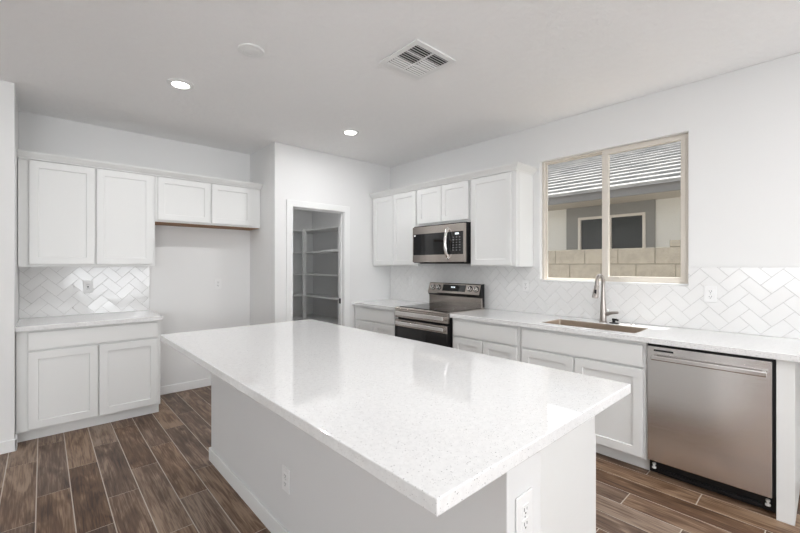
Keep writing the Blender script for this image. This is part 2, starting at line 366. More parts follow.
# ------------------------------------------------------------ herringbone tiling
def clip(poly, u0, u1, v0, v1):
    def half(ps, f, inter):
        out = []
        for i, p in enumerate(ps):
            q = ps[(i+1) % len(ps)]; a, c = f(p), f(q)
            if a >= 0: out.append(p)
            if (a >= 0) != (c >= 0):
                t = a/(a-c); out.append((p[0]+t*(q[0]-p[0]), p[1]+t*(q[1]-p[1])))
        return out
    for f in (lambda p: p[0]-u0, lambda p: u1-p[0], lambda p: p[1]-v0, lambda p: v1-p[1]):
        poly = half(poly, f, None)
        if len(poly) < 3: return []
    out = []
    for p in poly:
        if not out or math.dist(p, out[-1]) > 1e-5: out.append(p)
    if len(out) > 1 and math.dist(out[0], out[-1]) < 1e-5: out.pop()
    return out if len(out) >= 3 else []
def inset(poly, d):
    n = len(poly); c = (sum(p[0] for p in poly)/n, sum(p[1] for p in poly)/n); lines = []
    for i in range(n):
        p, q = poly[i], poly[(i+1) % n]; ex, ey = q[0]-p[0], q[1]-p[1]; l = math.hypot(ex, ey); nx, ny = -ey/l, ex/l
        if (c[0]-p[0])*nx + (c[1]-p[1])*ny < 0: nx, ny = -nx, -ny
        lines.append((nx, ny, nx*p[0]+ny*p[1]+d))
    out = []
    for i in range(n):
        a, b_ = lines[i-1], lines[i]; det = a[0]*b_[1]-a[1]*b_[0]
        if abs(det) < 1e-6: return None
        out.append(((a[2]*b_[1]-a[1]*b_[2])/det, (a[0]*b_[2]-a[2]*b_[0])/det))
    return out
def area(p): return 0.5*abs(sum(p[i][0]*p[(i+1)%len(p)][1]-p[(i+1)%len(p)][0]*p[i][1] for i in range(len(p))))
def herring(m, u0, u1, v0, v1, au, av, S, Pf, rng, tilt, hole=None):
    """S = tile width / sqrt2; Pf(u, v, height) -> point"""
    W = S*math.sqrt(2); r2 = math.sqrt(0.5); cnt = int(max(u1-u0, 1)/S)+12; g = 0.0009
    def cell(a, b_): return (au + (a-b_)*S, av + (a+b_)*S)
    e1, e2 = (S, S), (-S, S)
    for n in range(-cnt*2, cnt*2):
        cls = n % 4
        if cls not in (0, 3): continue
        for s in range(-40, 40):
          if (n+s) % 2: continue
          x, y = (s+n)//2, (s-n)//2
          o = cell(x, y)
          if cls == 0: q = [o, (o[0]+2*e1[0], o[1]+2*e1[1]), (o[0]+2*e1[0]+e2[0], o[1]+2*e1[1]+e2[1]), (o[0]+e2[0], o[1]+e2[1])]
          else: q = [o, (o[0]+e1[0], o[1]+e1[1]), (o[0]+e1[0]+2*e2[0], o[1]+e1[1]+2*e2[1]), (o[0]+2*e2[0], o[1]+2*e2[1])]
          if max(p[0] for p in q) < u0 or min(p[0] for p in q) > u1 or max(p[1] for p in q) < v0 or min(p[1] for p in q) > v1: continue
          q = clip(inset(q, g), u0, u1, v0, v1)
          if not q: continue
          parts = [q]
          if hole and max(p[0] for p in q) > hole[0] and min(p[0] for p in q) < hole[1] and max(p[1] for p in q) > hole[2]:
              parts = [clip(q, u0, u1, v0, hole[2]), clip(q, u0, hole[0], hole[2], v1), clip(q, hole[1], u1, hole[2], v1)]
          for q in parts:
            if not q: continue
            if area(q) < 1e-6: continue
            q2 = inset(q, 0.0014) if area(q) > 2e-4 else None
            if q2 and (area(q2) > area(q)*0.98 or max(math.dist(q[i], q2[i]) for i in range(len(q))) > 0.02): q2 = None
            if not q2:
                gx = sum(p[0] for p in q)/len(q); gy = sum(p[1] for p in q)/len(q); q2 = [(gx+(p[0]-gx)*.97, gy+(p[1]-gy)*.97) for p in q]
            ta, tb = rng.gauss(0, tilt), rng.gauss(0, tilt)
            cx = sum(p[0] for p in q)/len(q); cy = sum(p[1] for p in q)/len(q)
            h = lambda p, z: z + ta*(p[0]-cx) + tb*(p[1]-cy)
            A = [m.bm.verts.new(Pf(p[0], p[1], 0.003)) for p in q]; B = [m.bm.verts.new(Pf(p[0], p[1], h(p, 0.0066))) for p in q]
            C = [m.bm.verts.new(Pf(p[0], p[1], h(p, 0.0076))) for p in q2]; k = len(q)
            for i in range(k):
                m.bm.faces.new((A[i], A[(i+1)%k], B[(i+1)%k], B[i])); m.bm.faces.new((B[i], B[(i+1)%k], C[(i+1)%k], C[i]))
            m.bm.faces.new(C)
rng = random.Random(3)
bs = thing('backsplash', 'white herringbone tile backsplash on the long window wall', 'backsplash', (XR, 1.5, 0.914))
m = MB(); PR = lambda u, v, h: (XR - h, -u, v)
ZT = 1.3715
herring(m, -4.112, 1.2, 0.915, ZT, -0.262, 1.197, 0.0548, PR, rng, 0.004, hole=(-WY1-0.002, -WY0+0.002, WZ0-0.003))
m.build('tiles', M['tile'], bs)
m = MB().grid([-1.2, WY0-0.002, WY1+0.002, 4.1145], [0.9145, WZ0-0.003, ZT], {(1,1)}, XR-0.0052, XR-0.0003, RX); m.build('grout', M['grout'], bs)
bs = thing('backsplash', 'small white herringbone tile backsplash above the short counter on the left', 'backsplash', (0.3, YB, 0.914))
m = MB(); PL = lambda u, v, h: (u, YB - h, v)
herring(m, XL+0.002, 0.83, 0.915, ZT, 0.37, 1.262, 0.0555, PL, rng, 0.014)
m.build('tiles', M['tile'], bs)
MB().box(XL+0.001, 0.832, YB-0.0050, YB-0.0003, 0.9145, ZT).build('grout', M['grout'], bs)

# ------------------------------------------------------------ cabinets
# a frame F maps (u along the wall, w out from the wall, z) to the room
FR = lambda u, w_, z: (XR-0.002 - w_, u, z)
FB = lambda u, w_, z: (u, YB-0.002 - w_, z)
def cbox(m, F, u0, u1, w0, w1, z0, z1):
    a, c = F(u0, w0, z0), F(u1, w1, z1); m.box(a[0], c[0], a[1], c[1], a[2], c[2]); return m
def shaker(F, parent, u0, u1, z0, z1, w0, rail=0.058, t=0.019):
    """shaker door: bevelled frame around a recessed panel, one skin"""
    m = MB(); bmn = m.bm
    def ring(a, h): return [bmn.verts.new(F(p[0], w0+0.003+h, p[1])) for p in ((u0+a, z0+a), (u1-a, z0+a), (u1-a, z1-a), (u0+a, z1-a))]
    rs = [ring(0, 0), ring(0, t-0.002), ring(0.002, t), ring(rail, t), ring(rail+0.003, t-0.010), ]
    for A, B in zip(rs, rs[1:]):
        for i in range(4): bmn.faces.new((A[i], A[(i+1)%4], B[(i+1)%4], B[i]))
    bmn.faces.new(rs[0]); bmn.faces.new(rs[-1])
    return m.build('door', M['cab'], parent)
def slabfront(F, parent, u0, u1, z0, z1, w0, t=0.019, name='drawer_front'):
    return cbox(MB(), F, u0, u1, w0+0.003, w0+0.003+t, z0, z1).build(name, M['cab'], parent, bevel=0.003)
WD = 0.602          # depth of a base cabinet to its face frame
F2 = lambda F: (lambda u, w_, z: F(u, w_, z))
def base_cab(F, name, label, u0, u1, drawers, doors, group=None, wd=WD, toe=0.536, fake=False):
    r = thing(name, label, 'cabinet', F((u0+u1)/2, wd/2, 0), group)
    if fake:      # open-topped carcass so the sink bowl hangs inside it
        MB().grid([u0+.0005, u0+.02, u1-.02, u1-.0005], [0.002, 0.02, wd-.02, wd], {(1,1)}, 0.092, 0.8755, F2(F)).build('body', M['cab'], r, bevel=0.0015)
        cbox(MB(), F, u0+.0205, u1-.0205, 0.0205, wd-.0205, 0.095, 0.112).build('cabinet_floor', M['cab'], r)
    else: cbox(MB(), F, u0+.0005, u1-.0005, 0.002, wd, 0.092, 0.8755).build('body', M['cab'], r, bevel=0.0015)
    cbox(MB(), F, u0+.0005, u1-.0005, 0.002, toe, 0.0, 0.0915).build('toe_kick', M['cab'], r)
    for (a, c, z0, z1) in drawers: slabfront(F, r, a, c, z0, z1, wd+.0005, name='false_front' if fake else 'drawer_front')
    for (a, c, z0, z1) in doors: shaker(F, r, a, c, z0, z1, wd+.0005)
    return r
DZ = (0.708, 0.852); OZ = (0.106, 0.692)
base_cab(FR, 'base_cabinet', 'white base cabinet with one drawer between the pantry wall and the range', 3.285, 4.112, [(3.325, 4.072, *DZ)], [(3.325, 3.695, *OZ), (3.702, 4.072, *OZ)])
base_cab(FR, 'base_cabinet', 'white base cabinet with one drawer just right of the range', 1.752, 2.492, [(1.779, 2.466, *DZ)], [(2.128, 2.466, *OZ), (1.779, 2.120, *OZ)])
base_cab(FR, 'sink_base_cabinet', 'white sink base cabinet with wide false front next to the dishwasher', 0.822, 1.750, [(0.842, 1.728, *DZ)], [(1.300, 1.728, *OZ), (0.842, 1.292, *OZ)], fake=True)
base_cab(FB, 'base_cabinet', 'white base cabinet with two doors under the short counter on the left', XL+0.004, 0.812, [(-0.084, 0.788, 0.722, 0.860)], [(-0.084, 0.349, 0.106, 0.706), (0.357, 0.788, 0.106, 0.706)])
tag(MB().box(2.951, XR-0.002, 0.127, 0.199, 0.0, 0.875).build('end_panel', M['cab'], bevel=0.002), 'tall white end panel closing the counter right of the dishwasher', 'panel')
def upper(F, label, u0, u1, z0, z1, doors, wd, group=None):
    r = thing('wall_cabinet', label, 'cabinet', F((u0+u1)/2, 0, z0), group)
    cbox(MB(), F, u0+.0005, u1-.0005, 0.002, wd, z0, z1).build('body', M['cab'], r, bevel=0.0015)
    for (a, c, za, zb) in doors: shaker(F, r, a, c, za, zb, wd+.0005)
    return r
WU = 0.302; ZU, ZTOP = 1.3725, 2.285
D0, D1 = 1.385, 2.262
upper(FR, 'white wall cabinet with two tall doors against the pantry wall', 3.272, 4.112, ZU, ZTOP, [(3.290, 3.688, D0, D1), (3.694, 4.090, D0, D1)], WU)
upper(FR, 'short white wall cabinet with two doors above the microwave', 2.503, 3.271, 1.835, ZTOP, [(2.520, 2.884, 1.862, D1), (2.890, 3.255, 1.862, D1)], WU)
uc = upper(FR, 'white wall cabinet with one tall door beside the window', 1.975, 2.502, ZU, ZTOP, [(2.018, 2.482, D0, D1)], WU)
cbox(MB(), FR, 1.971, 1.975, 0.002, WU-0.045, ZU-0.001, ZTOP).build('side_panel', M['cab'], uc)
upper(FB, 'white wall cabinet with two tall doors above the left counter', XL+0.004, 0.822, ZU, ZTOP, [(-0.084, 0.349, D0+.01, D1), (0.362, 0.803, D0+.01, D1)], WU+.006)
fc = upper(FB, 'short wide white wall cabinet over the empty refrigerator space', 0.823, XC-0.003, 1.818, ZTOP, [(0.844, 1.330, 1.835, D1), (1.348, 1.785, 1.835, D1)], WU+.006)
cbox(MB(), FB, 0.83, XC-0.01, 0.006, WU-0.016, 1.810, 1.8178).build('underside', M['raw'], fc, label='brown raw wood underside')
def crown(label, path, inner):
    """crown moulding swept along path corners; inner flag closes onto wall"""
    prof = [(-0.02, 2.268), (0.006, 2.268), (0.006, 2.276), (0.012, 2.280), (0.022, 2.287), (0.040, 2.306), (0.046, 2.309), (0.046, 2.314), (0.056, 2.315), (0.056, 2.326), (-0.02, 2.326)]
    m = MB(); rings = []
    for (p, n) in path:
        rings.append([m.bm.verts.new((p[0]+n[0]*o, p[1]+n[1]*o, z)) for o, z in prof])
    k = len(prof)
    for A, B in zip(rings, rings[1:]):
        for i in range(k): m.bm.faces.new((A[i], A[(i+1)%k], B[(i+1)%k], B[i]))
    m.bm.faces.new(rings[0]); m.bm.faces.new(rings[-1])
    return tag(m.build('crown_moulding', M['cab']), label, 'moulding')
xf = XR-0.002-WU-0.0195-0.001
crown('white crown moulding along the tops of the wall cabinets beside the window', [((xf, 4.116), (-1, 0)), ((xf, 1.969), (-1, -1)), ((XR-.002, 1.969), (0, -1))], 0)
yf = YB-0.002-WU-0.006-0.0205
crown('white crown moulding along the tops of the left wall cabinets', [((XL+.002, yf), (0, -1)), ((XC-.002, yf), (0, -1))], 0)

# ------------------------------------------------------------ countertops
CT0, CT1 = 0.8765, 0.914
SX0, SX1, SY0, SY1 = 3.035, 3.375, 0.915, 1.615
XF = 2.923
PZ = lambda u, v, t: (u, v, t)
o = MB().grid([XF, SX0, SX1, XR-0.001], [-1.2, SY0, SY1, 2.494], {(1,1)}, CT0, CT1, PZ).build('countertop', M['quartz'], bevel=0.003)
tag(o, 'long white quartz countertop with the sink cut into it under the window', 'countertop')
tag(MB().box(XF, XR-0.001, 3.283, 4.1175, CT0, CT1).build('countertop', M['quartz'], bevel=0.003), 'small white quartz countertop between the range and the pantry wall', 'countertop')
tag(MB().box(XL+0.001, 0.826, 4.166, YB-0.001, CT0, CT1).build('countertop', M['quartz'], bevel=0.003), 'short white quartz countertop on the left cabinet below herringbone tile', 'countertop')

# ------------------------------------------------------------ island
IX0, IX1, IY0, IY1 = 0.590, 1.7324, 0.5357, 3.068
tag(MB().box(IX0, IX1, IY0, IY1, CT0, CT1).build('countertop', M['quartz'], bevel=0.003), 'large white speckled quartz countertop of the kitchen island', 'countertop')
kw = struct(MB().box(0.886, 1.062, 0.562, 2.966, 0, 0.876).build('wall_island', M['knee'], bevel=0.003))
struct(MB().prism([(0.873, 0.549), (1.062, 0.549), (1.062, 0.5615), (0.8855, 0.5615), (0.8855, 2.9665), (1.062, 2.9665), (1.062, 2.979), (0.873, 2.979)], 0, 0.09, 'Z').build('baseboard_island', M['trim'], bevel=0.004))
FI = lambda u, w_, z: (1.063 + w_, u, z)
isl = [(0.641, 1.41, 'white island cabinet at the near end, its plain side panel facing the camera'), (1.411, 2.18, 'white island base cabinet in the middle of the row behind the knee wall'), (2.181, 2.966, 'white island base cabinet at the pantry end of the row')]
for i, (a, c, lab) in enumerate(isl):
    mid = (a+c)/2
    base_cab(FI, 'island_cabinet', lab, a, c, [(a+.02, c-.02, *DZ)], [(a+.005 if i == 0 else a+.02, mid-.004, *OZ), (mid+.004, c-.02, *OZ)], wd=0.588, toe=0.52)

# ------------------------------------------------------------ outlets and switches
def outlet(F, label, uc_, zc, kind='duplex', wdt=0.074, hgt=0.118):
    """F maps (u, out, z)"""
    r = thing('wall_outlet' if kind == 'duplex' else 'wall_switch', label, 'outlet' if kind == 'duplex' else 'switch', F(uc_, 0, zc))
    cbox(MB(), F, uc_-wdt/2, uc_+wdt/2, 0.0003, 0.006, zc-hgt/2, zc+hgt/2).build('cover_plate', M['plate'], r, bevel=0.0025, seg=3)
    if kind == 'duplex':
        for s in (-1, 1):
            zz = zc + s*0.0195
            cbox(MB(), F, uc_-0.0165, uc_+0.0165, 0.004, 0.0078, zz-0.0145, zz+0.0145).build('receptacle', M['plate'], r, bevel=0.003)
            m = MB(); cbox(m, F, uc_-0.008, uc_-0.0055, 0.0074, 0.0081, zz-0.003, zz+0.007); cbox(m, F, uc_+0.0055, uc_+0.008, 0.0074, 0.0081, zz-0.002, zz+0.006)
            cbox(m, F, uc_-0.0025, uc_+0.0025, 0.0074, 0.0081, zz-0.011, zz-0.0065); m.build('slots', M['dark'], r)
        cbox(MB(), F, uc_-0.002, uc_+0.002, 0.0055, 0.0068, zc-0.002, zc+0.002).build('screw', M['grey'], r)
    elif kind == 'gfci':
        cbox(MB(), F, uc_-0.0165, uc_+0.0165, 0.004, 0.0085, zc-0.033, zc+0.033).build('receptacle', M['plate'], r, bevel=0.002)
        m = MB()
        for s in (-1, 1):
            m = MB(); zz = zc+s*0.021; cbox(m, F, uc_-0.008, uc_-0.0055, 0.0082, 0.0089, zz-0.003, zz+0.006); cbox(m, F, uc_+0.0055, uc_+0.008, 0.0082, 0.0089, zz-0.003, zz+0.006); m.build('slots', M['dark'], r)
        cbox(MB(), F, uc_-0.006, uc_+0.006, 0.0083, 0.0096, zc-0.006, zc+0.006).build('test_button', M['dark'], r)
    else:
        cbox(MB(), F, uc_-0.0165, uc_+0.0165, 0.004, 0.009, zc-0.033, zc+0.033).build('rocker', M['plate'], r, bevel=0.002)
    return r
TR = lambda u, w_, z: (XR-0.0078-w_, u, z)
TB = lambda u, w_, z: (u, YB-0.0080-w_, z)
WB = lambda u, w_, z: (u, YB-w_, z)
outlet(TR, 'white outlet on the tile right of the window above the dishwasher counter', 0.583, 1.178)
outlet(TR, 'white outlet on the tile between the range and the window', 2.045, 1.180)
outlet(TR, 'white wall switch on the tile left of the range near the corner', 3.70, 1.180, 'rocker')
outlet(TB, 'white outlet with dark button on the left backsplash tile', 0.322, 1.178, 'gfci')
outlet(WB, 'white outlet on the bare wall of the empty refrigerator space', 1.512, 1.168)
outlet(lambda u, w_, z: (0.8855-w_, u, z), 'white outlet low on the long shaded side of the island', 1.80, 0.335)
outlet(lambda u, w_, z: (u, 0.5615-w_, z), 'white outlet on the near end of the island under the countertop', 0.963, 0.708, wdt=0.080, hgt=0.124)

# ------------------------------------------------------------ dishwasher
dw = thing('dishwasher', 'stainless steel dishwasher with bar handle and black kick plate', 'dishwasher', (3.2, 0.51, 0))
MB().box(2.972, XR-0.03, 0.2035, 0.8175, 0.108, 0.870).build('tub', M['black'], dw)
MB().box(2.940, 2.972, 0.215, 0.813, 0.112, 0.858).build('door_panel', M['steelv'], dw, bevel=0.004, seg=3)
m = MB(); m.box(2.898, 2.912, 0.232, 0.784, 0.776, 0.806); m.build('handle', M['chrome'], dw, bevel=0.0066, seg=4, label='bright steel bar handle')
for y in (0.240, 0.760): MB().box(2.905, 2.942, y, y+0.016, 0.782, 0.800).build('handle_bracket', M['chrome'], dw, bevel=0.002)
MB().box(2.9385, 2.941, 0.668, 0.775, 0.8285, 0.8395).build('badge', M['dark'], dw)
m = MB(); m.box(3.005, 3.02, 0.205, 0.816, 0.012, 0.105); m.box(2.99, 3.006, 0.26, 0.76, 0.03, 0.045); m.build('kick_plate', M['black'], dw, bevel=0.003)
for y in (0.235, 0.785):
    MB().lathe([(0.007, 0.045), (0.012, 0.047), (0.012, 0.056), (0.006, 0.058), (0.006, 0.068), (0.010, 0.070), (0.010, 0.080)], (2.988, y, 0.0), seg=16).build('levelling_foot', M['plate'], dw, smooth=True)

# ------------------------------------------------------------ range
SY_0, SY_1 = 2.499, 3.264
st = thing('range', 'stainless steel electric range with black glass top and two handles', 'range', (3.2, 2.88, 0))
MB().box(2.945, 3.495, SY_0, SY_1, 0.02, 0.905).build('body', M['black'], st, bevel=0.003)
m = MB(); m.prism([(2.898, 0.913), (2.915, 0.9225), (3.45, 0.9225), (3.45, 0.905), (2.898, 0.905)], SY_0-0.001, SY_1+0.001, 'Y')
m.build('cooktop_trim', M['steel'], st, bevel=0.002)
MB().box(2.955, 3.45, SY_0+0.012, SY_1-0.012, 0.9226, 0.9275).build('cooktop_glass', M['glassblk'], st, bevel=0.002)
for (x, y, r) in ((3.08, 2.70, 0.10), (3.08, 3.06, 0.115), (3.30, 2.68, 0.075), (3.32, 3.07, 0.08)):
    m = MB(); seg = 48
    A = [[m.bm.verts.new((x+rr*math.cos(2*math.pi*i/seg), y+rr*math.sin(2*math.pi*i/seg), z)) for i in range(seg)] for rr, z in ((r, 0.9277), (r-0.0022, 0.9279), (r-.0044, 0.9277))]
    for a_, c_ in zip(A, A[1:]):
        for i in range(seg): m.bm.faces.new((a_[i], a_[(i+1)%seg], c_[(i+1)%seg], c_[i]))
    m.build('burner_ring', M['grey'], st)
def drawer_face(z0, z1, name):
    return MB().box(2.898, 2.932, SY_0+0.001, SY_1-0.001, z0, z1).build(name, M['steel'], st, bevel=0.005, seg=3)
up = drawer_face(0.812, 0.9045, 'upper_oven_door')
lo_ = MB().grid([SY_0+0.001, SY_0+0.05, SY_1-0.05, SY_1-0.001], [0.16, 0.22, 0.712, 0.79], {(1,1)}, 2.898, 2.932, RX).build('oven_door', M['black'], st, bevel=0.003)
MB().box(2.894, 2.899, SY_0+0.001, SY_1-0.001, 0.716, 0.79).build('door_band', M['steel'], lo_, bevel=0.002)
MB().box(2.895, 2.90, SY_0+0.003, SY_1-0.003, 0.20, 0.7155).build('door_glass', M['glassblk'], lo_)
MB().box(2.898, 2.932, SY_0+0.001, SY_1-0.001, 0.035, 0.155).build('storage_drawer', M['steel'], st, bevel=0.004)
for (z0, z1, par) in ((0.838, 0.884, st), (0.735, 0.775, lo_)):
    m = MB(); m.box(2.860, 2.880, SY_0+0.032, SY_1-0.032, z0, z1)
    m.box(2.868, 2.899, SY_0+0.032, SY_0+0.058, z0+.004, z1-.004); m.box(2.868, 2.899, SY_1-0.058, SY_1-0.032, z0+.004, z1-.004)
    m.build('handle', M['chrome'], par, bevel=0.006, seg=3, label='brushed steel bar handle')
# back guard with controls
m = MB(); m.prism([(3.452, 0.905), (3.452, 1.03), (3.45, 1.035), (3.500, 1.035), (3.500, 0.905)], SY_0+0.001, SY_1-0.001, 'Y'); m.build('rear_riser', M['steel'], st, bevel=0.002)
cp = MB().prism([(3.432, 1.052), (3.425, 1.066), (3.462, 1.172), (3.468, 1.180), (3.498, 1.180), (3.498, 1.052)], SY_0+0.016, SY_1-0.001, 'Y').build('control_panel', M['steel'], st, bevel=0.003)
MB().prism([(3.452, 1.0355), (3.432, 1.0515), (3.498, 1.0515), (3.500, 1.0355)], SY_0+0.001, SY_1-0.001, 'Y').build('vent_gap', M['black'], st)
MB().prism([(3.470, 0.93), (3.466, 1.04), (3.430, 1.052), (3.425, 1.066), (3.464, 1.178), (3.502, 1.182), (3.502, 0.93)], SY_0-0.001, SY_0+0.0155, 'Y').build('end_cap', M['black'], st, bevel=0.002)
slope = (3.462-3.425)/(1.172-1.066); nrm = Vector((-1, 0, slope)).normalized()
def onpanel(z, out=0.0):
    x = 3.425 + (z-1.066)*slope; return x + nrm.x*out, z + nrm.z*out
def panel_slab(y0, y1, z0, z1, out, name, m_, par):
    a = onpanel(z0, 0.0002); b_ = onpanel(z1, 0.0002); c = onpanel(z1, out); d = onpanel(z0, out)
    return MB().prism([a, b_, c, d], y0, y1, 'Y').build(name, m_, par)
panel_slab(2.712, 3.040, 1.090, 1.162, 0.0022, 'display', M['glassblk'], cp)
for y in (2.865, 2.880, 2.897, 2.912): panel_slab(y-0.005, y+0.005, 1.129, 1.141, 0.0028, 'digit', M['digit'], cp)
for y in (3.195, 3.108, 2.652, 2.566):
    x, z = onpanel(1.125)
    k = MB().lathe([(0.029, 0), (0.029, 0.004), (0.0245, 0.006), (0.023, 0.024), (0.021, 0.027)], (x, y, z), nrm, 28).build('knob', M['chrome'], cp, smooth=True)
    MB().lathe([(0.030, 0.0), (0.0335, 0.001), (0.0335, 0.0035), (0.0296, 0.004)], (x, y, z), nrm, 28).build('knob_skirt', M['black'], cp, smooth=True)
    c0 = Vector((x, y, z)) + nrm*0.0272
    MB().box(c0.x-0.0035, c0.x+0.001, y-0.0025, y+0.0025, c0.z-0.017, c0.z+0.017).build('knob_pointer', M['black'], k)

# ------------------------------------------------------------ microwave
mw = thing('microwave', 'over-the-range microwave with stainless front and curved handle', 'microwave', (3.37, 2.88, 1.40))
MB().box(3.200, XR-0.01, 2.5045, 3.2695, 1.412, 1.832).build('body', M['black'], mw, bevel=0.003)
my0, my1, mz0, mz1 = 2.506, 3.262, 1.418, 1.818
m = MB().grid([my0, my0+0.018, my0+0.235, my1-0.012, my1], [mz0, mz0+0.082, mz1-0.082, mz1], {(1,1), (2,1)}, 3.170, 3.2, RX)
fr = m.build('door_frame', M['steel'], mw, bevel=0.002)
MB().box(3.173, 3.199, my0+0.2355, my1-0.0125, mz0+0.0825, mz1-0.0825).build('door_window', M['glassblk'], mw)
MB().box(3.176, 3.1935, my0+0.205, my0+0.2345, mz0+0.0825, mz1-0.0825).build('door_seam', M['black'], mw)
cpn = MB().box(3.172, 3.199, my0+0.0185, my0+0.2045, mz0+0.0825, mz1-0.0825).build('control_panel', M['glassblk'], mw)
MB().box(3.1712, 3.1725, my0+0.075, my0+0.125, mz1-0.112, mz1-0.095).build('display', M['digit'], cpn)
for r_ in range(6):
    for c_ in range(3):
        yy = my0+0.055+c_*0.042; zz = mz1-0.145-r_*0.027
        MB().box(3.1714, 3.1722, yy, yy+0.018, zz, zz+0.008).build('key', M['grey'], cpn)
pts = []; rr = []
for i in range(21):
    t = i/20; z = 1.455 + t*0.325; pts.append((3.168 - 0.052*math.sin(math.pi*t)**0.6, my0+0.214, z)); rr.append(0.0125)
MB().tube(pts, rr, 16, (0.75, 1.25)).build('handle', M['chrome'], mw, smooth=True, label='curved bright steel handle')
MB().box(3.19, XR-0.03, my0+0.02, my1-0.1, 1.402, 1.4115).build('vent_grille', M['black'], mw, bevel=0.002)
MB().box(3.1722, 3.1729, my1-0.045, my1-0.022, mz1-0.105, mz1-0.088).build('sticker', M['plate'], mw, label='small white sticker')

# ------------------------------------------------------------ sink and faucet
sk = thing('sink', 'undermount stainless steel sink basin set in the window counter', 'sink', ((SX0+SX1)/2, (SY0+SY1)/2, 0.69))
m = MB(); bmn = m.bm
def rrect(x0, x1, y0, y1, r, z, n=6):
    out = []
    for (cx, cy, a0) in ((x1-r, y1-r, 0), (x0+r, y1-r, 90), (x0+r, y0+r, 180), (x1-r, y0+r, 270)):
        for i in range(n+1):
            a = math.radians(a0 + 90*i/n); out.append(bmn.verts.new((cx+r*math.cos(a), cy+r*math.sin(a), z)))
    return out
e = 0.006
rs = [rrect(SX0+.001, SX1-.001, SY0+.001, SY1-.001, .004, 0.9085), rrect(SX0+.003, SX1-.003, SY0+.003, SY1-.003, .012, 0.9075),
      rrect(SX0+.006, SX1-.006, SY0+.006, SY1-.006, .03, 0.715), rrect(SX0+.03, SX1-.03, SY0+.03, SY1-.03, .03, 0.692)]
for A, B in zip(rs, rs[1:]):
    n = len(A)
    for i in range(n): bmn.faces.new((A[i], A[(i+1)%n], B[(i+1)%n], B[i]))
bmn.faces.new(rs[-1])
so = m.build('basin', M['sink'], sk, smooth=True)
md = so.modifiers.new('solid', 'SOLIDIFY'); md.thickness = 0.0015; md.offset = -1
cx, cy = (SX0+SX1)/2, (SY0+SY1)/2
MB().lathe([(0.045, 0), (0.045, 0.002), (0.03, 0.0025), (0.028, 0.001)], (cx, cy, 0.6925), seg=28).build('drain', M['chrome'], sk, smooth=True)

fa = thing('faucet', 'brushed nickel pull-down kitchen faucet with side lever', 'faucet', (3.43, 1.265, 0.914))
fx, fy = 3.43, 1.268
m = MB().lathe([(0.030, 0.0003), (0.030, 0.006), (0.0265, 0.010), (0.0255, 0.05), (0.0235, 0.10), (0.019, 0.17), (0.0155, 0.235), (0.0145, 0.26)], (fx, fy, 0.914), seg=28)
m.build('column', M['nickel'], fa, smooth=True)
R = 0.066; zc_ = 1.236; pts = [(fx, fy, 1.165)]
for i in range(17):
    a = math.pi*i/16*1.02; pts.append((fx - R + R*math.cos(a), fy, zc_ + R*math.sin(a)))
pts.append((pts[-1][0]-0.001, fy, 1.215))
MB().tube(pts, 0.0135, 20).build('spout', M['nickel'], fa, smooth=True)
hx = pts[-1][0]
MB().lathe([(0.0145, 0), (0.0175, 0.006), (0.0185, 0.03), (0.0235, 0.085), (0.0245, 0.098), (0.019, 0.101)], (hx, fy, 1.222), (-0.16, 0.06, -1), seg=24).build('spray_head', M['nickel'], fa, smooth=True)
MB().box(hx-0.031, hx-0.020, fy-0.009, fy+0.007, 1.150, 1.190).build('spray_button', M['black'], fa, bevel=0.002)
m = MB().tube([(fx, fy-0.018, 0.985), (fx, fy-0.042, 0.985)], 0.017, 20); m.build('lever_hub', M['nickel'], fa, smooth=True)
MB().tube([(fx, fy-0.040, 0.988), (fx-0.004, fy-0.075, 0.998), (fx-0.008, fy-0.118, 1.004)], [0.014, 0.012, 0.0095], 16).build('lever', M['nickel'], fa, smooth=True)
t = thing('soap_dispenser', 'small black counter fitting beside the faucet base', 'fitting', (3.43, 1.185, 0.914))
MB().lathe([(0.034, 0.0003), (0.034, 0.006), (0.012, 0.009), (0.010, 0.026)], (3.43, 1.185, 0.914), seg=24).build('base', M['black'], t, smooth=True)
MB().tube([(3.43, 1.197, 0.944), (3.43, 1.170, 0.944), (3.428, 1.150, 0.941)], [0.010, 0.009, 0.007], 12).build('nozzle', M['black'], t, smooth=True)
tag(MB().lathe([(0.019, 0.0003), (0.019, 0.005), (0.014, 0.008), (0.004, 0.009)], (3.43, 1.045, 0.914), seg=24).build('hole_cover', M['nickel'], smooth=True), 'small round metal hole cover on the counter right of the faucet', 'cap')

# ------------------------------------------------------------ ceiling
def downlight(x, y, label, pw=4):
    r = thing('ceiling_light', label, 'light', (x, y, ZC), 'recessed ceiling lights')
    m = MB(); m.lathe([(0.090, -0.0003), (0.088, -0.006), (0.060, -0.011), (0.056, -0.004)], (x, y, ZC), seg=40, cap=False); m.build('trim_ring', M['trim'], r, smooth=True)
    MB().lathe([(0.0565, -0.0062), (0.0565, -0.0012)], (x, y, ZC), seg=40).build('diffuser', M['led'], r)
    d = bpy.data.lights.new('lamp_glow', 'AREA'); d.shape = 'DISK'; d.size = 0.11; d.energy = pw; d.color = (0.985, 0.985, 1.0)
    l = bpy.data.objects.new('lamp_glow', d); COL.objects.link(l); l.parent = r; l.location = (0, 0, -0.012)
downlight(0.765, 3.284, 'lit round ceiling light in front of the left wall cabinets')
downlight(2.324, 3.301, 'lit round ceiling light in front of the pantry doorway')
downlight(0.765, 0.95, 'added unseen fill light above the near half of the island', 2.6)  # this and the following downlights are unseen, added to brighten the room
downlight(1.95, 0.15, 'added unseen fill light above the aisle by the dishwasher', 6)
downlight(0.765, -1.6, 'added unseen fill light behind the camera on the left', 5)
downlight(2.324, -1.6, 'added unseen fill light behind the camera on the right', 7)
downlight(2.62, 4.95, 'added unseen fill light inside the pantry', 1.6)  # unseen lamp added to lift the dim pantry
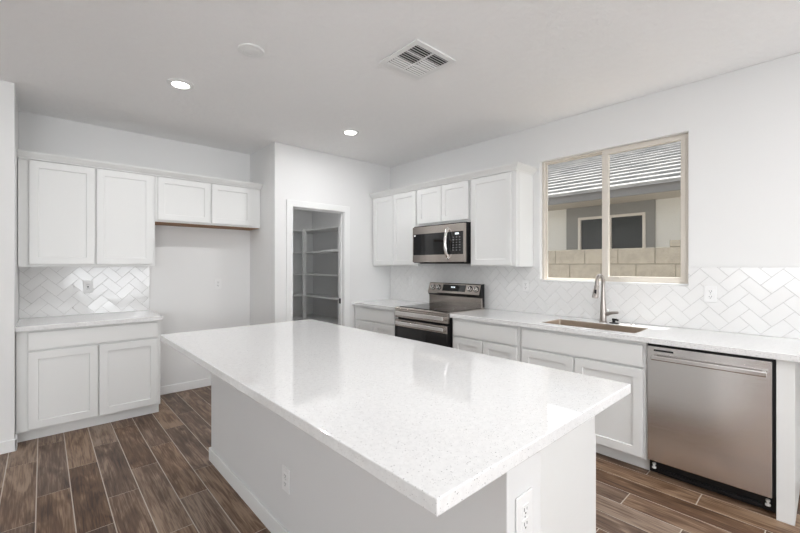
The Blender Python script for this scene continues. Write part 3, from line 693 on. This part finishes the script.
t = MB().lathe([(0.079, -0.0003), (0.079, -0.006), (0.075, -0.009), (0.055, -0.009), (0.053, -0.007), (0.050, -0.009), (0.01, -0.010)], (0.973, 2.465, ZC), seg=40).build('ceiling_cover_plate', M['trim'], smooth=True)
tag(t, 'blank round white cover plate on the ceiling', 'cover plate')
vx0, vx1, vy0, vy1 = 1.652, 2.018, 1.664, 2.020
v = thing('ceiling_vent', 'square white ceiling air vent with louvers', 'vent', ((vx0+vx1)/2, (vy0+vy1)/2, ZC))
us = [vx0, 1.690, 1.832, 1.846, 1.986, vx1]; vs = [vy0, 1.702, 1.786, 1.798, 1.884, 1.900, 1.986, vy1]
MB().grid(us, vs, {(1,1),(3,1),(1,3),(3,3),(1,5),(3,5)}, ZC-0.014, ZC-0.009, PZ).build('face_plate', M['trim'], v, bevel=0.0015)
MB().grid([vx0+.006, vx0+.012, vx1-.012, vx1-.006], [vy0+.006, vy0+.012, vy1-.012, vy1-.006], {(1,1)}, ZC-0.0095, ZC-0.0003, PZ).build('collar', M['trim'], v)
MB().box(vx0+.013, vx1-.013, vy0+.013, vy1-.013, ZC-0.0015, ZC-0.0004).build('duct_opening', M['dark'], v)
for (ua, ub) in ((1.690, 1.832), (1.846, 1.986)):
    for gi, (va, vb) in enumerate(((1.702, 1.786), (1.798, 1.884), (1.900, 1.986))):
        m = MB(); nl = 4
        for i in range(nl):
            c = va + (vb-va)*(i+0.5)/nl; s = (1 if gi < 2 else -1) if not (gi == 1 and ua > 1.8) else -0.5
            dy, hh = (0.0058, 0.012) if s > 0 else (-0.0035, 0.0045); th = 0.0022
            m.prism([(c-dy-th, ZC-0.017), (c-dy+th, ZC-0.017), (c+dy+th, ZC-0.017+hh), (c+dy-th, ZC-0.017+hh)], ua+.001, ub-.001, 'X')
        m.build('louver_bank', M['trim'], v)

# ------------------------------------------------------------ outside the window
struct(MB().box(XR+0.15, 14, -6, 12, -0.35, -0.2).build('ground', M['dirt']))
struct(MB().prism([(XR+0.1505, -3.6), (3.90, -3.6), (3.90, 1.02), (4.045, 1.05), (4.045, 6.4), (XR+0.1505, 6.4)], 2.58, 2.75, 'Z').build('sun_limiting_eave', M['fascia']))  # unseen eave, its stepped edge shaped to trim the sun patch
bw = thing('block_wall', 'tan concrete block garden wall outside the window, stepping up on the right', 'wall', (5.5, 2, -0.2))
m = MB(); g = 0.005
for r_ in range(9):
    z1 = 1.60 - 0.2*r_; z0 = z1 - 0.2
    off = 1.41 if r_ % 2 == 0 else 1.205
    j0 = int(math.floor((-3-off)/0.41)); 
    for j in range(j0, int((9-off)/0.41)+1):
        m.box(5.4, 5.59, off+0.41*j+g, off+0.41*(j+1)-g, z0+g, z1-g)
for j in range(-9, 0):
    m.box(5.398, 5.592, 1.268+0.41*j+g, 1.268+0.41*(j+1)-g, 1.60+g, 1.678)
m.build('blocks', M['block'], bw, bevel=0.004)
m = MB(); m.box(5.406, 5.584, -2.9, 9.0, -0.2, 1.596); m.box(5.406, 5.584, -2.4, 1.262, 1.596, 1.672); m.build('mortar', M['mortar'], bw)
nh = thing('neighbour_house', 'neighbouring cream stucco house with striped concrete tile roof beyond the block wall', 'house', (9, 2, -0.2))
HX = 7.3
MB().grid([-5, 2.03, 3.12, 10], [-0.2, 0.9, 2.25, 2.62], {(1,1)}, HX, HX+0.2, RX).build('wall', M['stucco'], nh)
MB().grid([1.90, 2.03, 3.12, 3.34], [0.6, 0.9, 2.25, 2.52], {(1,1)}, HX-0.03, HX, RX).build('window_surround', M['stucco_shade'], nh, label='recess shade stucco band around the window, recess shade put into its grey')
wf = MB().grid([2.03, 2.075, 2.555, 2.605, 3.075, 3.12], [0.9, 0.94, 2.205, 2.25], {(1,1),(3,1)}, HX-0.045, HX+0.03, RX).build('window', M['vinyl'], nh)
MB().box(HX+0.0, HX+0.01, 2.07, 3.08, 0.93, 2.21).build('pane', M['blind'], wf)
MB().box(6.55, HX+0.2, -5, 10, 2.44, 2.47).build('soffit', M['soffit'], nh)
MB().box(6.52, 6.55, -5, 10, 2.43, 2.56).build('fascia', M['fascia'], nh)
m = MB(); pitch = math.radians(22.6); ex = 0.30; x = 6.46; z = 2.55
cpi, spi = math.cos(pitch), math.sin(pitch)
for i in range(22):
    # each course: a tilted slab whose thick lower edge laps over the course below
    px, pz = x + i*ex*cpi, z + i*ex*spi
    lift = 0.045
    a = (px, pz); b_ = (px - spi*lift*0.6, pz + cpi*lift); c = (px + (ex+.02)*cpi, pz + (ex+.02)*spi + 0.002); 
    m.prism([a, b_, c], -5, 10, 'Y')
m.build('roof', M['rooftile'], nh)
